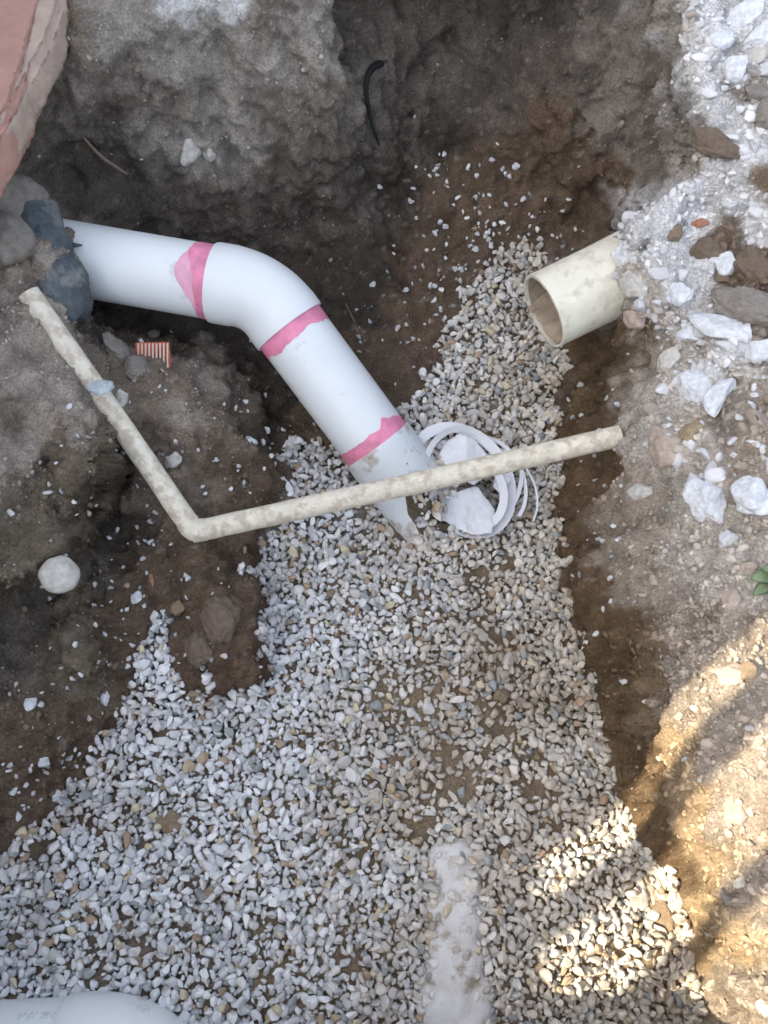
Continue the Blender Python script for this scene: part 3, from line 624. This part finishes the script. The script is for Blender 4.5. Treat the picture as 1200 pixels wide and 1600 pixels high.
def seg_path(a, b, n=24): return [a.lerp(b, i/(n-1)) for i in range(n)]
R = .0735
A0 = at(-20, 381, .283); V0 = at(411, 455, .262); E0 = at(676, 811, -.004)
d1 = (V0-A0).normalized(); d2 = (E0-V0).normalized()
root = empty('drain_pipe', at(411, 455, .18), 'white plastic drain pipe with elbow and three pink primer rings', 'pipe')
tl = .093                                            # bend tangent length
J1 = V0-d1*.100; J2 = V0+d2*.088
o = link('pipe_section', tube_mesh('pipe_section', seg_path(A0, J1+d1*.02), [R]*24), M_pvc, root); autosmooth(o)
# bend
bend = [J1, J1+d1*.006]; P0 = V0-d1*.060; P2 = V0+d2*.060
for i in range(17):
    f = i/16; bend.append(P0*(1-f)**2+V0*2*f*(1-f)+P2*f*f)
bend += [J2-d2*.006, J2]
br = [R+.0062]*len(bend); br[0] = br[-1] = R+.0052
for i in range(3, 18): br[i] = R+.0055-.002*math.sin(math.pi*(i-2)/16)
o = link('elbow_fitting', tube_mesh('elbow_fitting', bend, br, 56), M_pvc, root); autosmooth(o)
C0 = V0+d2*((at(588, 694, .078)-V0).dot(d2))
o = link('pipe_section', tube_mesh('pipe_section', seg_path(J2-d2*.02, C0+d2*.02), [R]*24), M_pvc, root); autosmooth(o)
cp = [C0, C0+d2*.004]+seg_path(C0+d2*.01, E0, 14)
o = link('coupling', tube_mesh('coupling', cp, [R+.0035, R+.0048]+[R+.0052]*14, 56), M_pvc2, root); autosmooth(o)
def band(c0, d, w0, w1, r_, name='primer_band', m=M_primer, seed=0, lobe=None, label=None, arc=None):
    """painted ring between c0 and c0+d*w; its free edge runs unevenly"""
    up = Vector((0, 0, 1)); U = (up-d*up.dot(d)).normalized(); W = d.cross(U); seg = 120; bm = bmesh.new(); cols = []
    for k in range(seg):
        a = 2*math.pi*k/seg; wv = w0+w1*mnoise.noise(Vector((math.cos(a)*2.5+seed, math.sin(a)*2.5, seed*2)))+w1*.35*mnoise.noise(Vector((math.cos(a)*9+seed, math.sin(a)*9, seed)))
        if lobe:
            da = (a-lobe[0]+math.pi) % (2*math.pi)-math.pi; wv += lobe[1]*math.exp(-(da/lobe[2])**2)
        e = U*math.cos(a)+W*math.sin(a); cols.append([bm.verts.new(c0+e*(r_+.0006)+d*(wv*j/4)) for j in range(5)])
    for k in range(seg):
        a, b = cols[k], cols[(k+1) % seg]
        for j in range(4): bm.faces.new((a[j], b[j], b[j+1], a[j+1]))
    bmesh.ops.recalc_face_normals(bm, faces=bm.faces)
    me = bpy.data.meshes.new(name); bm.to_mesh(me); bm.free(); o = link(name, me, m, root)
    if label: o['label'] = label
    return o
# angle 0 = top; W = d x U ; facing camera side is -y
def camang(c0, d):
    up = Vector((0, 0, 1)); U = (up-d*up.dot(d)).normalized(); W = d.cross(U); v = (Vector(CAM)-c0); return math.atan2(v.dot(W), v.dot(U))
ca = camang(J1, -d1)
band(J1, -d1, .018, .005, R, seed=1, lobe=(ca+1.0, .026, .75), label='wide pink primer ring left of the elbow')
band(J1-d1*.001, -d1, .012, .006, R-.0003, 'primer_smear', M_smear, 2, (ca+.25, .046, .75), 'pale pink brushed smear bulging left of the first ring')
band(J2, d2, .031, .009, R, seed=3, label='pink primer ring right below the elbow')
ca2 = camang(C0, -d2)
band(C0, -d2, .026, .007, R, seed=6, lobe=(ca2+.55, .016, .16), label='pink primer ring above the muddy coupling')
# small mould mark on the pipe at left
mp = at(117, 383, .352); o = link('dark_scuff', tube_mesh('dark_scuff', [mp+Vector((-.012, -.004, -.001)), mp, mp+Vector((.014, 0, 0))], [.002, .0045, .0015], 10), M_rockg, root)

# thin pipe
r3 = .0205
root3 = empty('water_pipe', at(300, 835, .12), 'thin mud flecked cream pipe bent at left and crossing over the trench', 'pipe')
T0 = at(44, 458, .384); T1 = at(150, 608, .279); T2 = at(303, 831, .160); T3 = at(965, 682, .232)
e1 = (T1-T2).normalized(); e2 = (T3-T2).normalized()
pth = [T2+e1*.004]+[T2.lerp(T1, f) for f in (.1,.2,.3,.4,.5,.6,.7,.8,.9,1)]+[T1.lerp(T0, f) for f in (.2,.4,.6,.8,1)]
o = link('pipe_section', tube_mesh('pipe_section', pth, [r3]*len(pth), 28, wob=.0015, seed=3), M_cream, root3); autosmooth(o); o['label'] = 'left length of the thin pipe, half buried in soil'
pth = seg_path(T2-e2*.003, T3+e2*.004, 40); sag = .004
pth = [q-Vector((0, 0, sag*math.sin(math.pi*i/39))) for i, q in enumerate(pth)]
o = link('pipe_section', tube_mesh('pipe_section', pth, [r3]*40, 28, wob=.0012, seed=9), M_cream, root3); autosmooth(o)
pb = [T2+e1*.022, T2+e1*.010, T2+(e1+e2)*.003, T2+e2*.010, T2+e2*.022]
o = link('elbow', tube_mesh('elbow', pb, [r3+.0012]*5, 28, wob=.001), M_cream, root3); autosmooth(o)

# broad cream pipe on the right
ph = math.radians(26); dc = Vector((math.cos(ph), math.sin(ph), .13)).normalized(); O = at(849, 487, .283)
root4 = empty('old_drain_pipe', O, 'broad old cream pipe with open muddy end sticking out of the right bank', 'pipe')
pth = [O+dc*f for f in (0, .004, .02, .06, .12, .2, .35, .5)]
# slightly oblique, worn mouth
me = tube_mesh('pipe_shell', pth, [.0755]*8, 72, thick=.006, wob=.0016, seed=5)
o = link('pipe_shell', me, M_cream2, root4); autosmooth(o)
o = link('muddy_lining', tube_mesh('muddy_lining', [O+dc*f for f in (.006, .03, .1, .3)], [.0689, .0688, .068, .066], 48, capends=False, wob=.001), M_inner, root4)
bm = bmesh.new(); bmesh.ops.create_circle(bm, cap_ends=True, radius=.0685, segments=40)
for v in bm.verts: v.co = O+dc*.27+Matrix.Rotation(0, 3, 'Z')@(dc.to_track_quat('Z', 'Y')@v.co)
me = bpy.data.meshes.new('mud_plug'); bm.to_mesh(me); bm.free(); link('mud_plug', me, M_inner, root4)
# silt lying in the mouth
bm = bmesh.new(); side = dc.cross(Vector((0, 0, 1))).normalized(); gu = 26; gv = 18; vv = []
for i in range(gu):
    row = []
    for j in range(gv):
        s_ = .004+.25*i/(gu-1); q = (j/(gv-1)*2-1); h = -.044+.02*min(1, i/8)+.012*mnoise.noise(Vector((i*.35, j*.4, 2)))
        wdt = math.sqrt(max(.0001, .0675**2-h*h)); row.append(bm.verts.new(O+dc*s_+side*q*wdt+Vector((0, 0, h))))
    vv.append(row)
for i in range(gu-1):
    for j in range(gv-1): bm.faces.new((vv[i][j], vv[i+1][j], vv[i+1][j+1], vv[i][j+1]))
me = bpy.data.meshes.new('silt'); bm.to_mesh(me); bm.free(); o = tag(link('silt', me, M_inner), 'brown silt lying inside the mouth of the broad cream pipe', None, None, 'stuff')

# lower left pipe with raised lettering
ax = at(-90, 1652, .014); vx = at(205, 1636, .020); exx = at(330, 1780, .0)
da = (vx-ax).normalized(); db = (exx-vx).normalized()
root5 = empty('lettered_pipe', at(110, 1640, 0), 'white pipe bend with raised lettering half sunk in gravel at bottom left', 'pipe')
js = vx-da*.105
o = link('pipe_section', tube_mesh('pipe_section', seg_path(ax, js+da*.01, 10), [.0755]*10, 56), M_pvc, root5); autosmooth(o)
b2 = [js, js+da*.004]; q0 = vx-da*.075; q2 = vx+db*.075
for i in range(15): f = i/14; b2.append(q0*(1-f)**2+vx*2*f*(1-f)+q2*f*f)
b2 += [vx+db*.11]
o = link('bend', tube_mesh('bend', b2, [.079, .0808]+[.0812]*(len(b2)-2), 56), M_pvc, root5); autosmooth(o)
cu = bpy.data.curves.new('raised_lettering', 'FONT'); cu.body = 'V 51 7011'; cu.size = .0165; cu.extrude = .0022; cu.align_x = 'CENTER'; cu.align_y = 'CENTER'; cu.resolution_u = 3; cu.shear = .1
to = bpy.data.objects.new('tmp', cu); COL.objects.link(to); dg = bpy.context.evaluated_depsgraph_get(); tm = bpy.data.meshes.new_from_object(to.evaluated_get(dg)); bpy.data.objects.remove(to)
tcn = ax+da*((at(62, 1582, .07)-ax).dot(da)); up = Vector((0, 0, 1)); U = (up-da*up.dot(da)).normalized(); W = da.cross(U)
for v in tm.vertices:
    a = -v.co.y/.0755-.80; e = U*math.cos(a)+W*math.sin(a)
    v.co = tcn+da*v.co.x+e*(.0755+.0008+v.co.z)
tm.name = 'raised_lettering'; link('raised_lettering', tm, M_pvc, root5, smooth=False)

# dusty pipe crown showing through the gravel
pa = at(706, 1300, -.060); pb_ = at(712, 1760, -.050)
pth = seg_path(pa, pb_, 60); o = link('buried_pipe', tube_mesh('buried_pipe', pth, [.052+.022*min(1, i/4) for i in range(60)], 72, wob=.010, seed=2), M_chalk)
tag(o, 'whitish dust caked pipe crown just showing through the gravel, bottom centre', 'pipe')

# coil of white strap and film beside the coupling
root6 = empty('plastic_coil', at(715, 750, .05), 'coil of white plastic strapping with film lying beside the coupling', 'coil')
def strap(c0, ra, rb, ang, tiltx, tilty, w_, a0=0, a1=2*math.pi, wv=.004, seed=0):
    bm = bmesh.new(); n = 90; rows = []
    Rm = Matrix.Rotation(tiltx, 3, 'X')@Matrix.Rotation(tilty, 3, 'Y')@Matrix.Rotation(ang, 3, 'Z')
    for i in range(n+1):
        a = a0+(a1-a0)*i/n; rr = 1+.05*mnoise.noise(Vector((math.cos(a), math.sin(a), seed)))
        p_ = Vector((math.cos(a)*ra*rr, math.sin(a)*rb*rr, wv*math.sin(2*a+seed)+i/n*.004)); e = Vector((math.cos(a)/ra, math.sin(a)/rb, 0)).normalized()
        tw = .35+.35*math.sin(a*1.5+seed*2); ax_ = e*math.cos(tw)+Vector((0, 0, 1))*math.sin(tw); nr = e*math.sin(tw)-Vector((0, 0, 1))*math.cos(tw)
        rows.append([bm.verts.new(c0+Rm@(p_+ax_*s1*w_/2+nr*s2*.0006)) for s1, s2 in ((-1, -1), (1, -1), (1, 1), (-1, 1))])
    for a, b in zip(rows[:-1], rows[1:]):
        for k in range(4): bm.faces.new((a[k], a[(k+1) % 4], b[(k+1) % 4], b[k]))
    bm.faces.new(rows[0][::-1]); bm.faces.new(rows[-1]); bmesh.ops.recalc_face_normals(bm, faces=bm.faces)
    me = bpy.data.meshes.new('strap_loop'); bm.to_mesh(me); bm.free(); o = link('strap_loop', me, M_film, root6); autosmooth(o, 50)
strap(at(722,750,.060), .096, .122, .5, .16, .14, .022, seed=1)
strap(at(716,757,.052), .080, .108, .75, .06, -.10, .017, seed=2)
strap(at(728,742,.070), .088, .100, .2, .20, .22, .013, -.3, 3.6, seed=3)
strap(at(764,752,.045), .075, .105, .25, .05, .12, .008, -1.0, 1.5, seed=7)
strap(at(776,764,.045), .080, .112, .3, .02, .15, .004, -.9, .5, seed=8)
strap(at(760,770,.050), .110, .060, 1.0, .02, .15, .009, -1.4, .9, seed=9)
def film(poly, zf, name, seed):
    """crumpled sheet over a polygon of (px,py), height zf"""
    xs = [q[0] for q in poly]; ys = [q[1] for q in poly]; nx_ = 40; ny_ = 40; bm = bmesh.new(); g_ = {}
    P_ = np.array([(min(xs)+(max(xs)-min(xs))*i/(nx_-1), min(ys)+(max(ys)-min(ys))*j/(ny_-1)) for i in range(nx_) for j in range(ny_)])
    ins = inpoly(P_[:, 0], P_[:, 1], poly)
    for k, (i, j) in enumerate((i, j) for i in range(nx_) for j in range(ny_)):
        if ins[k]:
            x, y = P_[k]; z_ = zf(x, y)+.007*mnoise.noise(Vector((x*.03, y*.03, seed)))+.002*mnoise.noise(Vector((x*.11, y*.11, seed))); g_[i, j] = bm.verts.new(at(x, y, z_))
    for (i, j) in list(g_):
        if all(q in g_ for q in ((i+1, j), (i, j+1), (i+1, j+1))): bm.faces.new((g_[i, j], g_[i+1, j], g_[i+1, j+1], g_[i, j+1]))
    for v in [v for v in bm.verts if not v.link_faces]: bm.verts.remove(v)
    bmesh.ops.smooth_vert(bm, verts=[v for v in bm.verts if v.is_boundary], factor=.5, use_axis_x=True, use_axis_y=True, use_axis_z=True)
    ge = bmesh.ops.solidify(bm, geom=bm.faces[:], thickness=.0012)
    bmesh.ops.recalc_face_normals(bm, faces=bm.faces)
    me = bpy.data.meshes.new(name); bm.to_mesh(me); bm.free(); link(name, me, M_film, root6)
film([(682,715),(694,690),(716,676),(742,684),(762,708),(770,740),(740,760),(716,750),(700,735)], lambda x, y: .085-.0003*abs(x-728), 'film_sheet', 1)
film([(662,782),(700,772),(745,756),(776,796),(772,834),(738,838),(702,822),(674,804)], lambda x, y: .075+.0002*(800-y)-.0002*(x-670), 'film_sheet', 2)
film([(776,735),(800,748),(782,775),(770,760)], lambda x, y: .055, 'film_sheet', 3)

# ------------------------------------------------------------------ striped shard
s0 = at(236, 533, .222); root7 = empty('striped_shard', s0, 'red and white ribbed shard stuck upright in the soil mound', 'shard')
def plate(name, pts, th, m, parent):
    bm = bmesh.new(); f = bm.faces.new([bm.verts.new(q) for q in pts]); n_ = (pts[1]-pts[0]).cross(pts[2]-pts[0]).normalized()
    ex = bmesh.ops.extrude_face_region(bm, geom=[f]); bmesh.ops.translate(bm, vec=n_*th, verts=[v for v in ex['geom'] if isinstance(v, bmesh.types.BMVert)])
    bmesh.ops.recalc_face_normals(bm, faces=bm.faces); me = bpy.data.meshes.new(name); bm.to_mesh(me); bm.free(); return link(name, me, m, parent, smooth=False)
zt, zb = .235, .205
plate('shard_body', [at(212,535,zt), at(265,534,zt), at(268,568,.20), at(261,588,.185), at(240,566,.197), at(214,562,.205)], -.004, M_red, root7)
for i in range(9):
    x0 = 215+i*5.7; yb = 556 if i < 4 else 556+(i-3)*5.2
    ztop, zbot = zt+.0012, zt-(yb-535)*.001+.0012
    plate('rib', [at(x0,536,ztop), at(x0+2.6,536,ztop), at(x0+2.8,yb,zbot), at(x0+.2,yb,zbot)], -.0016, M_whitep, root7)
plate('broken_edge', [at(238,562,.206), at(262,585,.196), at(259,590,.182), at(241,572,.190)], -.002, M_whitep, root7)
rock('dark_stone', 241, 521, 20, 20, 0, 'grey', 'small grey stone directly above the striped shard', sink=.0)

# ------------------------------------------------------------------ roots
def root_tube(name, pts, rads, m, label):
    P_ = []
    for x, y, off in pts:
        P_.append(at(x, y, float(bil(zc, x, y))+.003+off*.6))
    fine, fr = [], []
    for i in range(len(P_)-1):
        a, b, c_, d = P_[max(i-1, 0)], P_[i], P_[i+1], P_[min(i+2, len(P_)-1)]
        for k in range(6):
            t_ = k/6; fine.append(.5*((2*b)+(c_-a)*t_+(2*a-5*b+4*c_-d)*t_*t_+(3*b-a-3*c_+d)*t_**3)); fr.append(rads[i]*(1-t_)+rads[i+1]*t_)
    fine.append(P_[-1]); fr.append(rads[-1]); o = link(name, tube_mesh(name, fine, fr, 12, wob=.0012), m); tag(o, label, 'root'); return o
root_tube('dark_cleft', [(600,98,-.004),(582,106,.004),(572,130,.008),(575,165,.008),(582,198,.007),(592,225,.004),(601,243,.0)], [.007,.0075,.0055,.0042,.0036,.0022,.0009], M_cleft, 'black strip standing in for a dark cleft in the far soil wall, upper centre')  # black tube drawn in place of a dark cleft in the wall
root_tube('pale_root', [(131,215,.0),(142,228,.010),(160,246,.012),(180,260,.008),(198,272,.0)], [.0015,.0035,.004,.0035,.003], M_rootb, 'thin pale root on the far wall above the white pipe, left')
root_tube('thin_root', [(540,545-70,.0),(548,490,.006),(555,505,.0)], [.0008,.0014,.0008], M_rootb, 'tiny pale rootlet on dark soil right of the elbow')

# ------------------------------------------------------------------ weed at right
wp_, wn, _ = surf(np.array([1200]), np.array([915])); wp_ = Vector(wp_[0]); root8 = empty('small_weed', wp_, 'small green weed with broad leaves at the right edge', 'weed')
def leaf(base, tip, wd, lift, nm='leaf'):
    bm = bmesh.new(); ax_ = tip-base; sd = ax_.cross(Vector((0, 0, 1))).normalized(); rows = []
    for i in range(11):
        t_ = i/10; hw = wd*math.sin(math.pi*min(1, t_*.93+.05))**.8; c_ = base+ax_*t_+Vector((0, 0, lift*math.sin(math.pi*t_)))
        rows.append([bm.verts.new(c_+sd*hw*s_+Vector((0, 0, abs(s_)*hw*.3+.0008*mnoise.noise(Vector((i, s_*4, 1)))))) for s_ in (-1, -.5, 0, .5, 1)])
    for a, b in zip(rows[:-1], rows[1:]):
        for k in range(4): bm.faces.new((a[k], a[k+1], b[k+1], b[k]))
    bmesh.ops.solidify(bm, geom=bm.faces[:], thickness=.0006); me = bpy.data.meshes.new(nm); bm.to_mesh(me); bm.free(); link(nm, me, M_leaf, root8)
b_ = wp_+Vector((.012, 0, .012))
leaf(b_, at(1172, 905, .445), .013, .006); leaf(b_, at(1190, 888, .45), .012, .008); leaf(b_, at(1176, 930, .44), .011, .004); leaf(b_, at(1222, 900, .455), .014, .008); leaf(b_, at(1214, 940, .45), .012, .006)
o = link('stem', tube_mesh('stem', [wp_-Vector((0, 0, .01)), b_], [.002, .0015], 8), M_leaf, root8)

# ------------------------------------------------------------------ red masonry corner at top left
root9 = empty('masonry_corner', at(-40, 60, .6), 'reddish brick corner with pale mortar edge at top left', 'masonry')
def slab(name, poly, z0, z1, m, parent, res=.008, rough_=.004, seed=0, bev=.012):
    bm = bmesh.new(); vs = [bm.verts.new(at(x, y, z1)) for x, y in poly]; f = bm.faces.new(vs)
    if f.normal.z < 0: f.normal_flip()
    ex = bmesh.ops.extrude_face_region(bm, geom=[f]); bmesh.ops.translate(bm, vec=(0, 0, z0-z1), verts=[v for v in ex['geom'] if isinstance(v, bmesh.types.BMVert)])
    bmesh.ops.recalc_face_normals(bm, faces=bm.faces); bmesh.ops.bevel(bm, geom=bm.edges[:], offset=bev, segments=3, affect='EDGES')
    bmesh.ops.triangulate(bm, faces=bm.faces[:])
    for _ in range(6):
        es = [e for e in bm.edges if e.calc_length() > res*1.6]
        if not es: break
        bmesh.ops.subdivide_edges(bm, edges=es, cuts=1); bmesh.ops.triangulate(bm, faces=[f for f in bm.faces if len(f.verts) > 3])
    bm.normal_update()
    for v in bm.verts: v.co += v.normal*(rough_*mnoise.noise(v.co*28+Vector((seed, 0, 0)))+rough_*.5*mnoise.noise(v.co*80)+rough_*.2*mnoise.noise(v.co*200))
    me = bpy.data.meshes.new(name); bm.to_mesh(me); bm.free(); return link(name, me, m, parent)
slab('brick', [(-300,-260),(140,-260),(72,-20),(46,80),(20,160),(-22,236),(-150,400),(-300,400)], .52, .612, M_brickr, root9, seed=2, rough_=.004)
slab('mortar_edge', [(30,-260),(200,-260),(98,-4),(78,60),(40,130),(14,184),(-14,228),(-40,256),(-60,256),(-20,190),(20,110),(44,20)], .53, .604, M_mortar, root9, seed=7, rough_=.006)

# ------------------------------------------------------------------ unseen wall and tilted slats added to block the sun and shape the striped shade
XF = -2.6; TL = .337
def boxy(name, pts, m, parent=None, label=None, cat=None):
    bm = bmesh.new(); vs = [bm.verts.new(q) for q in pts]
    for f in ((0,1,2,3),(7,6,5,4),(0,4,5,1),(1,5,6,2),(2,6,7,3),(3,7,4,0)): bm.faces.new([vs[i] for i in f])
    bmesh.ops.recalc_face_normals(bm, faces=bm.faces); bmesh.ops.bevel(bm, geom=bm.edges[:], offset=.004, segments=1, affect='EDGES')
    me = bpy.data.meshes.new(name); bm.to_mesh(me); bm.free(); o = link(name, me, m, parent, smooth=False)
    if label: tag(o, label, cat)
    return o
def block_slat(u0, u1, z0, z1, parent, t_=.022, dx_=0):
    x0, x1 = XF-t_/2+dx_, XF+t_/2+dx_
    return boxy('block_slat', [Vector((x0, u0+TL*z0, z0)), Vector((x1, u0+TL*z0, z0)), Vector((x1, u1+TL*z0, z0)), Vector((x0, u1+TL*z0, z0)),
                         Vector((x0, u0+TL*z1, z1)), Vector((x1, u0+TL*z1, z1)), Vector((x1, u1+TL*z1, z1)), Vector((x0, u1+TL*z1, z1))], M_wood, parent)
boxy('sun_block_wall', [Vector(q) for q in ((-2.75,-6,.3),(-2.57,-6,.3),(-2.57,3,.3),(-2.75,3,.3),(-2.75,-6,2.49),(-2.57,-6,2.49),(-2.57,3,2.49),(-2.75,3,2.49))], M_render, None, 'unseen wall added to block the sun over most of the trench', 'sun blocker')
rootf = empty('sun_block_slats', (XF, -2.5, 2.5), 'unseen leaning slats added to cut the sunlight into bands', 'screen')
for a, b in ((-2.507, -2.443), (-2.686, -2.646), (-3.25, -3.0), (-3.5, -3.30)): block_slat(a, b, 2.493, 3.75, rootf)
u = -2.370
while u < 1.2: block_slat(u, u+.149, 2.493, 3.75, rootf); block_slat(u+.12, u+.18, 2.493, 3.75, rootf, .012, -.022) ; u += .15
